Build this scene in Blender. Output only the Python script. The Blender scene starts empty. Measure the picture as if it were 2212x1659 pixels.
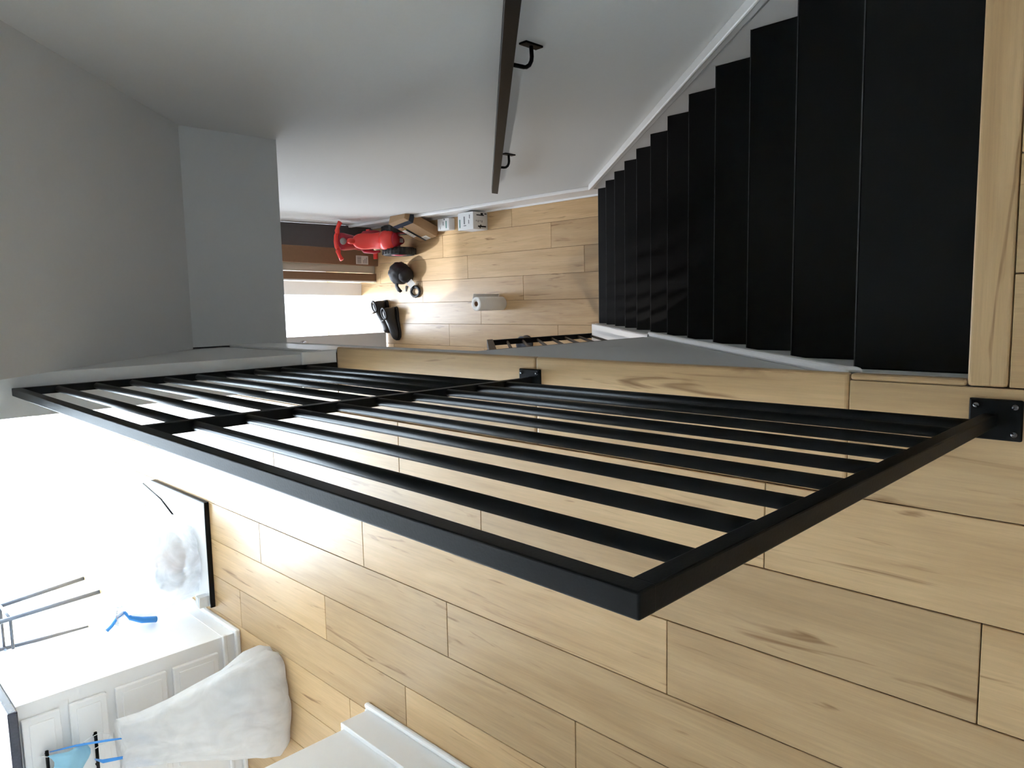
import bpy, bmesh, math, random
from mathutils import Vector, Matrix, noise
random.seed(7)
scn = bpy.context.scene
COL = scn.collection
PI = math.pi

# ------------------------------------------------------------------ camera
cam_d = bpy.data.cameras.new('camera')
cam = bpy.data.objects.new('camera', cam_d)
COL.objects.link(cam)
right = Vector((0.9937, 0.0631, -0.0921))      # upright picture: right
up = Vector((0.0206, 0.7077, 0.7062))          # upright picture: up
back = Vector((0.1098, -0.7037, 0.7020))
# the photograph is stored turned by a quarter: the camera was held on its side
M = Matrix((-up, right, back)).transposed().to_4x4()
M.translation = Vector((0, 0, 1.456))
cam.matrix_world = M
cam_d.sensor_fit = 'HORIZONTAL'
cam_d.sensor_width = 36.0
cam_d.lens = 1588.74 / 2212 * 36.0
cam_d.clip_start = 0.02
scn.camera = cam

# ------------------------------------------------------------------ world, sun, exposure
SKY, SUN, EXPO = 11.5, 1.8, 0.95
wd = bpy.data.worlds.new('sky')
scn.world = wd
wd.use_nodes = True
bg = wd.node_tree.nodes['Background']
bg.inputs[0].default_value = (0.77, 0.87, 1.0, 1)
bg.inputs[1].default_value = SKY
sun_d = bpy.data.lights.new('sun_offscreen', 'SUN')
sun_d.energy = SUN
sun_d.angle = math.radians(2.0)
sun_d.color = (0.93, 0.96, 1.0)
sun = bpy.data.objects.new('sun_offscreen', sun_d)
COL.objects.link(sun)
el = math.radians(41)
sd = Vector((0.337 * math.cos(el), -0.94 * math.cos(el), -math.sin(el)))
sun.rotation_euler = sd.to_track_quat('-Z', 'Y').to_euler()
vs = scn.view_settings
vs.view_transform = 'Standard'
vs.look = 'None'
vs.exposure = EXPO
vs.gamma = 1.0
vs.use_curve_mapping = False
scn.cycles.max_bounces = 10
scn.cycles.diffuse_bounces = 6
scn.cycles.transparent_max_bounces = 16
scn.cycles.use_denoising = True
scn.cycles.sample_clamp_indirect = 8.0

# ------------------------------------------------------------------ measures
ZL = -2.668                    # lower floor
WR = 0.7505                    # right wall
XE = -0.160                    # stairwell edge of the upper floor
Y1, Z1, RUN, RISE = 0.5634, -0.0899, 0.229, 0.215
YF = 6.85                      # house front
CEIL = 2.90
SL = -0.212                    # underside of the upper storey
def nose(y): return Z1 - (y - Y1) * RISE / RUN

# ------------------------------------------------------------------ materials
def new_mat(name):
    m = bpy.data.materials.new(name)
    m.use_nodes = True
    return m, m.node_tree.nodes, m.node_tree.links, m.node_tree.nodes['Principled BSDF']

def plain(name, col, rough=0.5, metal=0.0, noise_amt=0.06, scale=25.0, bump=0.0, spec=0.5, coat=0.0):
    m, n, l, p = new_mat(name)
    p.inputs['Roughness'].default_value = rough
    p.inputs['Metallic'].default_value = metal
    p.inputs['Specular IOR Level'].default_value = spec
    p.inputs['Coat Weight'].default_value = coat
    tc = n.new('ShaderNodeTexCoord')
    nz = n.new('ShaderNodeTexNoise')
    nz.inputs['Scale'].default_value = scale
    nz.inputs['Detail'].default_value = 4
    l.new(tc.outputs['Object'], nz.inputs['Vector'])
    rp = n.new('ShaderNodeValToRGB')
    a, b = 1 - noise_amt, 1 + noise_amt
    rp.color_ramp.elements[0].color = tuple(min(1, c * a) for c in col) + (1,)
    rp.color_ramp.elements[1].color = tuple(min(1, c * b) for c in col) + (1,)
    l.new(nz.outputs['Fac'], rp.inputs['Fac'])
    l.new(rp.outputs['Color'], p.inputs['Base Color'])
    if bump:
        bp = n.new('ShaderNodeBump')
        bp.inputs['Strength'].default_value = bump
        bp.inputs['Distance'].default_value = 0.002
        l.new(nz.outputs['Fac'], bp.inputs['Height'])
        l.new(bp.outputs['Normal'], p.inputs['Normal'])
    return m

def wood(name, light, dark, axis='Y', rough=0.42, vary=0.22):
    m, n, l, p = new_mat(name)
    p.inputs['Roughness'].default_value = rough
    p.inputs['Specular IOR Level'].default_value = 0.45
    tc = n.new('ShaderNodeTexCoord')
    oi = n.new('ShaderNodeObjectInfo')
    cmb = n.new('ShaderNodeCombineXYZ')
    mul = n.new('ShaderNodeMath'); mul.operation = 'MULTIPLY'; mul.inputs[1].default_value = 37.0
    l.new(oi.outputs['Random'], mul.inputs[0])
    for i in range(3): l.new(mul.outputs[0], cmb.inputs[i])
    add = n.new('ShaderNodeVectorMath'); add.operation = 'ADD'
    l.new(tc.outputs['Object'], add.inputs[0]); l.new(cmb.outputs[0], add.inputs[1])
    def mapped(sx, sy, sz):
        mp = n.new('ShaderNodeMapping')
        mp.inputs['Scale'].default_value = (sx, sy, sz) if axis == 'Y' else (sy, sx, sz)
        l.new(add.outputs[0], mp.inputs['Vector'])
        return mp.outputs[0]
    # soft long clouds
    n1 = n.new('ShaderNodeTexNoise'); n1.inputs['Scale'].default_value = 1.0; n1.inputs['Detail'].default_value = 5
    n1.inputs['Distortion'].default_value = 0.6
    l.new(mapped(14, 1.6, 6), n1.inputs['Vector'])
    # fine grain
    n2 = n.new('ShaderNodeTexNoise'); n2.inputs['Scale'].default_value = 1.0; n2.inputs['Detail'].default_value = 6
    n2.inputs['Roughness'].default_value = 0.7
    l.new(mapped(130, 5, 40), n2.inputs['Vector'])
    # dark cracks and knots
    n3 = n.new('ShaderNodeTexNoise'); n3.inputs['Scale'].default_value = 1.0; n3.inputs['Detail'].default_value = 3
    n3.inputs['Distortion'].default_value = 1.2
    l.new(mapped(30, 2.4, 8), n3.inputs['Vector'])
    r3 = n.new('ShaderNodeValToRGB')
    r3.color_ramp.elements[0].position = 0.635; r3.color_ramp.elements[0].color = (0, 0, 0, 1)
    r3.color_ramp.elements[1].position = 0.74; r3.color_ramp.elements[1].color = (1, 1, 1, 1)
    l.new(n3.outputs['Fac'], r3.inputs['Fac'])
    mix1 = n.new('ShaderNodeMix'); mix1.data_type = 'RGBA'
    r1 = n.new('ShaderNodeValToRGB')
    r1.color_ramp.elements[0].position = 0.30; r1.color_ramp.elements[0].color = dark + (1,)
    r1.color_ramp.elements[1].position = 0.62; r1.color_ramp.elements[1].color = light + (1,)
    l.new(n1.outputs['Fac'], r1.inputs['Fac'])
    r2 = n.new('ShaderNodeMapRange'); r2.inputs[1].default_value = 0.3; r2.inputs[2].default_value = 0.7
    r2.inputs[3].default_value = 0.86; r2.inputs[4].default_value = 1.06
    l.new(n2.outputs['Fac'], r2.inputs[0])
    hv = n.new('ShaderNodeMapRange'); hv.inputs[3].default_value = 1 - vary; hv.inputs[4].default_value = 1.04
    l.new(oi.outputs['Random'], hv.inputs[0])
    mm = n.new('ShaderNodeMath'); mm.operation = 'MULTIPLY'
    l.new(r2.outputs[0], mm.inputs[0]); l.new(hv.outputs[0], mm.inputs[1])
    sc = n.new('ShaderNodeVectorMath'); sc.operation = 'SCALE'
    l.new(r1.outputs['Color'], sc.inputs[0]); l.new(mm.outputs[0], sc.inputs['Scale'])
    l.new(r3.outputs['Color'], mix1.inputs['Factor'])
    l.new(sc.outputs[0], mix1.inputs['A'])
    mix1.inputs['B'].default_value = (dark[0] * 0.48, dark[1] * 0.40, dark[2] * 0.32, 1)
    l.new(mix1.outputs['Result'], p.inputs['Base Color'])
    bp = n.new('ShaderNodeBump'); bp.inputs['Strength'].default_value = 0.12; bp.inputs['Distance'].default_value = 0.001
    l.new(n2.outputs['Fac'], bp.inputs['Height']); l.new(bp.outputs['Normal'], p.inputs['Normal'])
    return m

def film(name, col, clear=0.25):
    m, n, l, p = new_mat(name)
    out = n['Material Output']
    p.inputs['Base Color'].default_value = col + (1,)
    p.inputs['Roughness'].default_value = 0.3
    tr = n.new('ShaderNodeBsdfTranslucent'); tr.inputs[0].default_value = col + (1,)
    tp = n.new('ShaderNodeBsdfTransparent')
    m1 = n.new('ShaderNodeMixShader'); m1.inputs[0].default_value = 0.4
    m2 = n.new('ShaderNodeMixShader')
    tc = n.new('ShaderNodeTexCoord'); nz = n.new('ShaderNodeTexNoise')
    nz.inputs['Scale'].default_value = 7; nz.inputs['Detail'].default_value = 5; nz.inputs['Distortion'].default_value = 1.5
    l.new(tc.outputs['Object'], nz.inputs['Vector'])
    mp = n.new('ShaderNodeMapping'); mp.inputs['Scale'].default_value = (1.0, 1.0, 0.35)
    l.new(tc.outputs['Object'], mp.inputs['Vector'])
    nb = n.new('ShaderNodeTexNoise'); nb.inputs['Scale'].default_value = 9; nb.inputs['Detail'].default_value = 2; nb.inputs['Distortion'].default_value = 0.5
    l.new(mp.outputs[0], nb.inputs['Vector'])
    bp = n.new('ShaderNodeBump'); bp.inputs['Strength'].default_value = 1.0; bp.inputs['Distance'].default_value = 0.035
    l.new(nb.outputs['Fac'], bp.inputs['Height'])
    l.new(bp.outputs['Normal'], p.inputs['Normal']); l.new(bp.outputs['Normal'], tr.inputs['Normal'])
    mr = n.new('ShaderNodeMapRange'); mr.inputs[1].default_value = 0.35; mr.inputs[2].default_value = 0.65
    mr.inputs[3].default_value = clear * 0.4; mr.inputs[4].default_value = clear * 1.6
    l.new(nz.outputs['Fac'], mr.inputs[0]); l.new(mr.outputs[0], m2.inputs[0])
    l.new(p.outputs[0], m1.inputs[1]); l.new(tr.outputs[0], m1.inputs[2])
    l.new(m1.outputs[0], m2.inputs[1]); l.new(tp.outputs[0], m2.inputs[2])
    l.new(m2.outputs[0], out.inputs[0])
    return m

def glassy(name):
    m, n, l, p = new_mat(name)
    out = n['Material Output']
    tp = n.new('ShaderNodeBsdfTransparent'); tp.inputs[0].default_value = (0.95, 0.98, 0.98, 1)
    gl = n.new('ShaderNodeBsdfGlossy'); gl.inputs['Roughness'].default_value = 0.02
    mx = n.new('ShaderNodeMixShader'); mx.inputs[0].default_value = 0.05
    l.new(tp.outputs[0], mx.inputs[1]); l.new(gl.outputs[0], mx.inputs[2]); l.new(mx.outputs[0], out.inputs[0])
    return m

def glow(name, col, s):
    m, n, l, p = new_mat(name)
    p.inputs['Emission Color'].default_value = col + (1,)
    p.inputs['Emission Strength'].default_value = s
    p.inputs['Base Color'].default_value = col + (1,)
    return m

MT = {}
MT['wall'] = plain('grey_wall_paint', (0.70, 0.705, 0.70), 0.75, noise_amt=0.015, scale=60, bump=0.15)
MT['ceil'] = plain('ceiling_paint', (0.80, 0.80, 0.79), 0.8, noise_amt=0.015, scale=60)
MT['trim'] = plain('white_trim_paint', (0.84, 0.84, 0.84), 0.35, noise_amt=0.02)
MT['cab'] = plain('white_cabinet_paint', (0.88, 0.88, 0.88), 0.35, noise_amt=0.015)
MT['leaf'] = plain('pale_grey_door_paint', (0.78, 0.79, 0.81), 0.4, noise_amt=0.02)
MT['black'] = plain('black_stair_paint', (0.0042, 0.0043, 0.005), 0.45, noise_amt=0.2, scale=200, spec=0.16)
MT['edge_glint'] = plain('stair_edge_glint', (0.05, 0.056, 0.06), 0.5, noise_amt=0.6, scale=80)  # lighter grey painting the light that the tread edges catch
MT['iron'] = plain('black_powder_coat', (0.006, 0.0065, 0.0075), 0.44, noise_amt=0.25, scale=300, bump=0.1, spec=0.10)
MT['screw'] = plain('screw_steel', (0.10, 0.10, 0.105), 0.25, 1.0)
MT['chrome'] = plain('brushed_nickel', (0.55, 0.56, 0.6), 0.3, 1.0)
MT['gap'] = plain('dark_subfloor', (0.27, 0.21, 0.135), 0.9)
MT['oak'] = wood('light_oak_plank', (0.645, 0.440, 0.232), (0.535, 0.347, 0.170), rough=0.33)
MT['oak_x'] = wood('light_oak_nosing', (0.645, 0.440, 0.232), (0.535, 0.347, 0.170), axis='X', vary=0.1)
MT['stone'] = plain('porch_concrete', (0.72, 0.71, 0.69), 0.9, noise_amt=0.05, scale=8)
MT['red'] = plain('red_plastic', (0.80, 0.055, 0.045), 0.35, noise_amt=0.03)
MT['dred'] = plain('dark_red_plastic', (0.42, 0.02, 0.045), 0.4, noise_amt=0.03)
MT['rubber'] = plain('black_rubber', (0.016, 0.016, 0.017), 0.7, noise_amt=0.3, scale=90, bump=0.5)
MT['grey'] = plain('grey_plastic', (0.32, 0.33, 0.33), 0.4)
MT['card'] = plain('brown_cardboard', (0.36, 0.23, 0.125), 0.8, noise_amt=0.06, scale=40)
MT['card2'] = plain('dark_brown_cardboard', (0.235, 0.135, 0.075), 0.8, noise_amt=0.08, scale=40)
MT['cream'] = plain('cream_board', (0.66, 0.61, 0.53), 0.7, noise_amt=0.04)
MT['beige'] = plain('beige_foam_board', (0.55, 0.51, 0.46), 0.8, noise_amt=0.03)
MT['dgrey'] = plain('dark_grey_board', (0.105, 0.10, 0.105), 0.7, noise_amt=0.08)
MT['tape'] = plain('navy_tape', (0.018, 0.03, 0.05), 0.35)
MT['yellow'] = plain('yellow_print', (0.55, 0.42, 0.06), 0.6)
MT['paper'] = plain('white_paper', (0.82, 0.82, 0.81), 0.7, noise_amt=0.03)
MT['carton'] = plain('white_carton', (0.76, 0.775, 0.78), 0.7, noise_amt=0.03)
MT['green'] = plain('green_print', (0.10, 0.26, 0.23), 0.7)
MT['ink'] = plain('grey_print', (0.16, 0.17, 0.18), 0.7)
MT['inkb'] = plain('black_print', (0.012, 0.012, 0.014), 0.6)
MT['nylon'] = plain('black_nylon', (0.012, 0.012, 0.015), 0.65, noise_amt=0.3, scale=150, bump=0.4)
MT['leather'] = plain('black_leather', (0.018, 0.017, 0.018), 0.45, noise_amt=0.3, scale=60, bump=0.6)
MT['lace'] = plain('grey_lace', (0.22, 0.22, 0.23), 0.8)
MT['film'] = film('white_bag_film', (0.84, 0.85, 0.87), 0.28)
MT['film2'] = film('milky_bag_film', (0.88, 0.875, 0.87), 0.10)
MT['blue'] = plain('blue_plastic_tie', (0.05, 0.30, 0.78), 0.4)
MT['mask'] = plain('pale_blue_fabric', (0.30, 0.58, 0.76), 0.8, noise_amt=0.08)
MT['counter'] = plain('dark_countertop', (0.03, 0.035, 0.06), 0.25, noise_amt=0.4, scale=120)
MT['steel'] = plain('blue_grey_steel', (0.10, 0.125, 0.17), 0.4, noise_amt=0.1)
MT['seatpad'] = plain('beige_seat', (0.5, 0.42, 0.38), 0.7)
MT['glass'] = glassy('window_glass')
MT['alu'] = plain('white_window_frame', (0.78, 0.79, 0.80), 0.4)
MT['trash'] = plain('mixed_paper_waste', (0.62, 0.50, 0.46), 0.8, noise_amt=0.2, scale=12)
MT['trash2'] = plain('blue_grey_waste', (0.35, 0.42, 0.50), 0.8, noise_amt=0.2, scale=12)
MT['lamp'] = glow('lamp_diffuser', (1.0, 0.93, 0.84), 5.0)

# ------------------------------------------------------------------ mesh helpers
class MB:
    def __init__(s): s.v, s.f, s.sm = [], [], []
    def add(s, vs, fs, smooth=False):
        o = len(s.v)
        s.v += [Vector(v) for v in vs]
        s.f += [tuple(i + o for i in f) for f in fs]
        s.sm += [smooth] * len(fs)
        return s
    def box(s, x0, x1, y0, y1, z0, z1, mat=None):
        vs = [Vector((x, y, z)) for x in (x0, x1) for y in (y0, y1) for z in (z0, z1)]
        if mat is not None: vs = [mat @ v for v in vs]
        return s.add(vs, [(0, 1, 3, 2), (4, 6, 7, 5), (0, 4, 5, 1), (2, 3, 7, 6), (0, 2, 6, 4), (1, 5, 7, 3)])
    def prism(s, poly, x0, x1):
        """polygon in (y, z), extruded along x"""
        n = len(poly)
        vs = [(x0, y, z) for y, z in poly] + [(x1, y, z) for y, z in poly]
        fs = [tuple(range(n))[::-1], tuple(range(n, 2 * n))]
        fs += [(i, (i + 1) % n, n + (i + 1) % n, n + i) for i in range(n)]
        return s.add(vs, fs)
    def rings(s, rs, close=True, cap=True, smooth=True):
        n = len(rs[0]); vs = [p for r in rs for p in r]; fs = []
        for k in range(len(rs) - 1):
            for i in range(n if close else n - 1):
                j = (i + 1) % n
                fs.append((k * n + i, k * n + j, (k + 1) * n + j, (k + 1) * n + i))
        if cap:
            fs.append(tuple(range(n))[::-1]); fs.append(tuple((len(rs) - 1) * n + i for i in range(n)))
        return s.add(vs, fs, smooth)
    def tube(s, pts, r, n=10, flat=1.0, smooth=True):
        """round (or flattened) tube through points, radius r or list"""
        pts = [Vector(p) for p in pts]
        rr = r if isinstance(r, (list, tuple)) else [r] * len(pts)
        rs = []; ref = None
        for i, p in enumerate(pts):
            d = (pts[min(i + 1, len(pts) - 1)] - pts[max(i - 1, 0)]).normalized()
            if ref is None: ref = Vector((0, 0, 1)) if abs(d.z) < 0.9 else Vector((1, 0, 0))
            a = d.cross(ref).normalized(); b = d.cross(a).normalized(); ref = -b if False else ref
            rs.append([p + a * math.cos(t) * rr[i] + b * math.sin(t) * rr[i] * flat for t in [2 * PI * k / n for k in range(n)]])
        return s.rings(rs, smooth=smooth)
    def lathe(s, prof, c, axis='Z', n=24):
        c = Vector(c); rs = []
        for r, h in prof:
            ring = []
            for k in range(n):
                t = 2 * PI * k / n
                if axis == 'Z': q = Vector((r * math.cos(t), r * math.sin(t), h))
                elif axis == 'X': q = Vector((h, r * math.cos(t), r * math.sin(t)))
                else: q = Vector((r * math.sin(t), h, r * math.cos(t)))
                ring.append(c + q)
            rs.append(ring)
        return s.rings(rs)
    def build(s, name, mat, parent=None, bevel=0.0, seg=2, sub=0):
        me = bpy.data.meshes.new(name)
        off = Vector((0, 0, 0))
        p = parent
        while p is not None:
            off += p.location; p = p.parent
        me.from_pydata([tuple(v - off) for v in s.v], [], s.f)
        me.polygons.foreach_set('use_smooth', s.sm)
        bm = bmesh.new(); bm.from_mesh(me)
        bmesh.ops.recalc_face_normals(bm, faces=bm.faces); bm.to_mesh(me); bm.free()
        me.materials.append(MT[mat]); me.update()
        o = bpy.data.objects.new(name, me); COL.objects.link(o)
        if parent is not None: o.parent = parent
        if bevel:
            b = o.modifiers.new('bevel', 'BEVEL'); b.width = bevel; b.segments = seg; b.limit_method = 'ANGLE'
            b.harden_normals = False
        if sub:
            u = o.modifiers.new('smooth', 'SUBSURF'); u.levels = sub; u.render_levels = sub
        return o

def thing(name, label, cat, loc, group=None):
    o = bpy.data.objects.new(name, None); COL.objects.link(o)
    o.location = loc; o.empty_display_size = 0.05
    o['label'] = label; o['category'] = cat
    if group: o['group'] = group
    return o
def tag(o, label, cat, group=None):
    o['label'] = label; o['category'] = cat
    if group: o['group'] = group
    return o
def struct(o): o['kind'] = 'structure'; return o
def B(*a): return MB().box(*a)

# ------------------------------------------------------------------ shell of the house
floor = struct(B(-5, XE - 0.012, -2, YF, SL + 0.006, -0.014).build('floor', 'gap'))
floor_land = B(XE - 0.012, WR, -2, 0.318, SL + 0.006, -0.014).build('landing_slab', 'gap', floor)
floor_low = struct(B(-2.4, WR, 0.6, YF, ZL - 0.12, ZL - 0.012).build('floor', 'gap'))
struct(MB().box(-5, XE - 0.012, -2, YF, SL - 0.006, SL + 0.006).build('ceiling', 'ceil'))
struct(MB().box(XE, WR, 3.27, YF, SL - 0.006, SL + 0.10).build('ceiling', 'ceil'))
struct(B(-5.1, WR + 0.12, -2.1, YF + 0.1, CEIL, CEIL + 0.1).build('ceiling', 'ceil'))
struct(B(WR, WR + 0.12, -2.1, YF + 0.12, ZL - 0.12, CEIL).build('wall_right', 'wall'))
struct(B(-5.1, WR, -2.1, -2.0, ZL, CEIL).build('wall_back', 'wall'))
# upper left wall, lower left wall
struct(B(-5.1, -5, -2, YF, ZL, CEIL).build('wall_left', 'wall'))
struct(B(-2.5, -2.4, 0.5, YF, ZL - 0.12, SL - 0.006).build('wall_hall_left', 'wall'))
struct(B(-2.4, -0.27, 0.5, 0.6, ZL - 0.12, SL - 0.006).build('wall_hall_back', 'wall'))
# front wall: glazed upstairs, entrance opening downstairs
wf = MB()
wf.box(-5, -4.7, YF, YF + 0.12, SL, CEIL); wf.box(-4.7, -0.45, YF, YF + 0.12, SL, 0.0); wf.box(-4.7, -0.45, YF, YF + 0.12, 2.80, CEIL)
wf.box(-0.45, WR, YF, YF + 0.12, SL, CEIL)
wf.box(-2.4, -0.80, YF, YF + 0.12, ZL - 0.12, SL); wf.box(0.26, WR, YF, YF + 0.12, ZL - 0.12, SL); wf.box(-0.80, 0.26, YF, YF + 0.12, ZL + 2.08, SL)
struct(wf.build('wall_front', 'wall'))
# glazing of the upper front
win = struct(MB().box(-4.7, -0.45, YF + 0.03, YF + 0.09, 0.0, 0.03).box(-4.7, -0.45, YF + 0.03, YF + 0.09, 2.75, 2.80).build('window_1', 'alu'))
xs = [-4.7, -3.5, -0.45]
for k, x in enumerate(xs):
    B(max(-4.7, x - 0.03), min(-0.45, x + 0.03), YF + 0.03, YF + 0.09, 0.03, 2.75).build('mullion', 'alu', win)
for k in range(2):
    B(xs[k] + 0.03, xs[k + 1] - 0.03, YF + 0.055, YF + 0.061, 0.03, 2.75).build('pane', 'glass', win)

# wall stub at the end of the railing, running on to the house front
XS0, XS1, YS = -0.287, -0.167, 2.385
struct(B(XS0, XS1, YS, YF, 0.0, CEIL).build('wall_partition', 'wall'))
bb = struct(MB().box(XS0 - 0.012, XS1 + 0.008, YS - 0.013, YS, 0.0, 0.14).build('baseboard_partition', 'trim', None, 0.003))
B(XS0 - 0.013, XS0, YS, YF, 0.0, 0.14).build('side_board', 'trim', bb, 0.003)
B(XS1, XS1 + 0.010, YS, 3.15, -0.13, 0.055).build('side_board', 'trim', bb, 0.003)
# sloped soffit over the stairs and the header under it
YH = 3.150
sof = MB().prism([(YH, 0.212), (YH + 0.12, 0.212), (YH + 0.12, 0.34), (2.02, 1.36), (2.02, CEIL), (1.90, CEIL), (1.90, 1.360)], XS1, WR)
struct(sof.build('ceiling_soffit', 'wall'))
struct(B(XE, WR, YH, YH + 0.12, SL - 0.006, 0.212).build('wall_header', 'wall'))
# edge of the upper storey along the stairwell
struct(B(XE - 0.012, XE, 0.318, YF, SL - 0.006, -0.024).build('trim_1', 'wall'))
# stair wall on the railing side, down to the hall
wsl = MB().prism([(0.30, SL - 0.006), (1.845, SL - 0.006), (1.845, ZL), (0.60, ZL)], -0.27, XE)
struct(wsl.build('wall_stair_left', 'wall'))
YE = 3.085
kn = MB().prism([(1.845, nose(1.845) + 0.055), (YE, nose(YE) + 0.055), (YE, ZL), (1.845, ZL)], -0.262, XE)
knee = struct(kn.build('wall_knee', 'trim', None, 0.004))
MB().prism([(1.845, nose(1.845) + 0.075), (YE + 0.012, nose(YE + 0.012) + 0.075), (YE + 0.012, nose(YE) + 0.045), (1.845, nose(1.845) + 0.045)], -0.275, -0.148).build('cap', 'trim', knee, 0.006)
for z0, h in ((0.0, 0.0),):
    B(-0.275, -0.150, YE, YE + 0.014, ZL, ZL + 0.20).build('end_board', 'trim', knee, 0.004)
MB().prism([(1.87, nose(1.87) - 0.10), (YE - 0.05, nose(YE - 0.05) - 0.10), (YE - 0.05, nose(YE - 0.05) - 0.125), (1.87, nose(1.87) - 0.125)], -0.270, -0.262).build('moulding', 'trim', knee, 0.003)

# ------------------------------------------------------------------ floor planks
G = 0.0012
def plank(x0, x1, y0, y1, z, parent, mat='oak', t=0.014, g=G):
    return B(x0 + g, x1 - g, y0 + g, y1 - g, z - t, z).build('plank', mat, parent, 0.0012, 1)
PW, L = 0.189, 1.305
b0 = -0.5795
phase = {-2: 1.368, -1: 0.705, 0: 0.30, 1: 0.948, 2: 0.476, 3: 1.241, 4: 0.72, 5: 1.09, 6: 0.35, 7: 0.86, 8: 0.15, 9: 1.0}
for k in range(-1, 21):
    xa, xb = b0 - PW * (k + 1), b0 - PW * k
    ph = phase.get(k, random.uniform(0, L)) % L
    y = ph - L * 2
    while y < YF:
        ya, yb = max(y, -2.0), min(y + L, YF)
        if yb - ya > 0.02:
            plank(xa, xb, ya, yb, 0, floor)
        y += L
xin = b0 + PW
for ya, yb in ((0.538, 1.368), (1.368, YS - 0.014)):
    B(xin + G, XE + 0.012, ya + G, yb - G, -0.024, 0.001).build('nosing_board', 'oak', floor, 0.007, 3)
# board across the top of the stairs and the landing under the camera
B(XE + 0.0005, WR - 0.016, 0.279 + G, 0.340, -0.024, 0.001).build('nosing_board', 'oak_x', floor, 0.006, 3)
plank(xin, XE, -0.45, 0.538, 0.001, floor, 'oak')
B(XE - G, XE + 0.012, 0.341, 0.538 - G, -0.024, 0.001).build('nosing_board', 'oak', floor, 0.006, 3)
plank(xin, XS0 - 0.013, YS - 0.014, YF, 0, floor)
xl = [XE, 0.031, 0.225, 0.414, 0.603, WR]
for k in range(5):
    ys = [-2.0, -0.95 + 0.33 * k - (0.8 if k % 2 else 0), 0.279]
    ys = sorted(set(ys))
    for a, b in zip(ys[:-1], ys[1:]): plank(xl[k], xl[k + 1], a, b, 0, floor)
plank(xin, XE, -2.0, -0.45, 0, floor)
# hall floor below
LL = 1.25
lph = {-1: 4.1, 0: 3.693, 1: 3.379, 2: 3.989, 3: 4.479, 4: 3.639, 5: 3.2, 6: 4.2, 7: 3.7, 8: 4.4, 9: 3.5}
for k in range(-1, 10):
    xa, xb = 0.5854 - PW * (k + 1), min(0.5854 - PW * k, WR)
    y = lph[k] - 3 * LL
    while y < YF:
        ya, yb = max(y, 0.62), min(y + LL, YF)
        if yb - ya > 0.02 and yb > 2.4: plank(xa, xb, ya, yb, ZL, floor_low, 'oak', 0.012, 0.0009)
        y += LL

# ------------------------------------------------------------------ staircase
st = thing('staircase', 'steep black painted staircase going down to the oak floored hall', 'stairs', (0.3, 0.337, 0.0))
for i in range(1, 13):
    yi, zi = Y1 + (i - 1) * RUN, Z1 - (i - 1) * RISE
    B(-0.148, WR - 0.016, yi - RUN - 0.024, yi, zi - 0.028, zi).build('tread', 'black', st, 0.004, 2)
    B(-0.147, WR - 0.017, yi - 0.0015, yi + 0.0006, zi - 0.003, zi + 0.0006).build('nosing_glint', 'edge_glint', st)  # thin strip: caught light on the nosing, put in as grey colour
    zb = zi - RISE if i < 12 else ZL
    B(-0.147, WR - 0.017, yi - 0.034, yi - 0.022, zb, zi - 0.027).build('riser', 'black', st)
B(-0.147, WR - 0.017, 0.318, 0.330, Z1 - 0.02, -0.014).build('riser', 'black', st)
ya, yb = 0.325, 3.075
def sloped(y0, y1, lo, hi): return [(y0, nose(y0) + hi), (y1, nose(y1) + hi), (y1, nose(y1) + lo), (y0, nose(y0) + lo)]
MB().prism([(ya, -0.016), (Y1 - 0.05, -0.016), (yb, nose(yb) + 0.055), (yb, ZL), (yb - 0.3, ZL), (ya, nose(ya) - 0.32)], WR - 0.016, WR).build('skirt_board', 'trim', st)
MB().prism(sloped(0.50, yb + 0.012, 0.052, 0.095), WR - 0.030, WR).build('skirt_moulding', 'trim', st, 0.006)
MB().prism(sloped(0.47, yb + 0.010, 0.085, 0.100), WR - 0.036, WR).build('skirt_moulding', 'trim', st, 0.005)
MB().prism([(ya, -0.0245), (0.55, -0.0245), (1.845, nose(1.845) + 0.04), (1.845, nose(1.845) - 0.3), (ya, nose(ya) - 0.32)], XE, -0.148).build('skirt_board', 'trim', st)
MB().prism([(0.521, -0.0245), (0.556, -0.0245), (1.86, nose(1.86) + 0.062), (1.86, nose(1.86) + 0.030)], XE, -0.138).build('skirt_moulding', 'trim', st, 0.006)
MB().prism(sloped(1.845, YE, -0.3, 0.046), XE, -0.148).build('skirt_board', 'trim', st)
# tall baseboard of the hall on the right wall
bbr = struct(B(WR - 0.014, WR, 3.076, YF, ZL, ZL + 0.235).build('baseboard_right', 'trim'))
B(WR - 0.024, WR, 3.076, YF, ZL + 0.225, ZL + 0.262).build('cap_moulding', 'trim', bbr, 0.006)
B(WR - 0.028, WR, 3.076, YF, ZL, ZL + 0.022).build('shoe_moulding', 'trim', bbr, 0.007)

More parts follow.
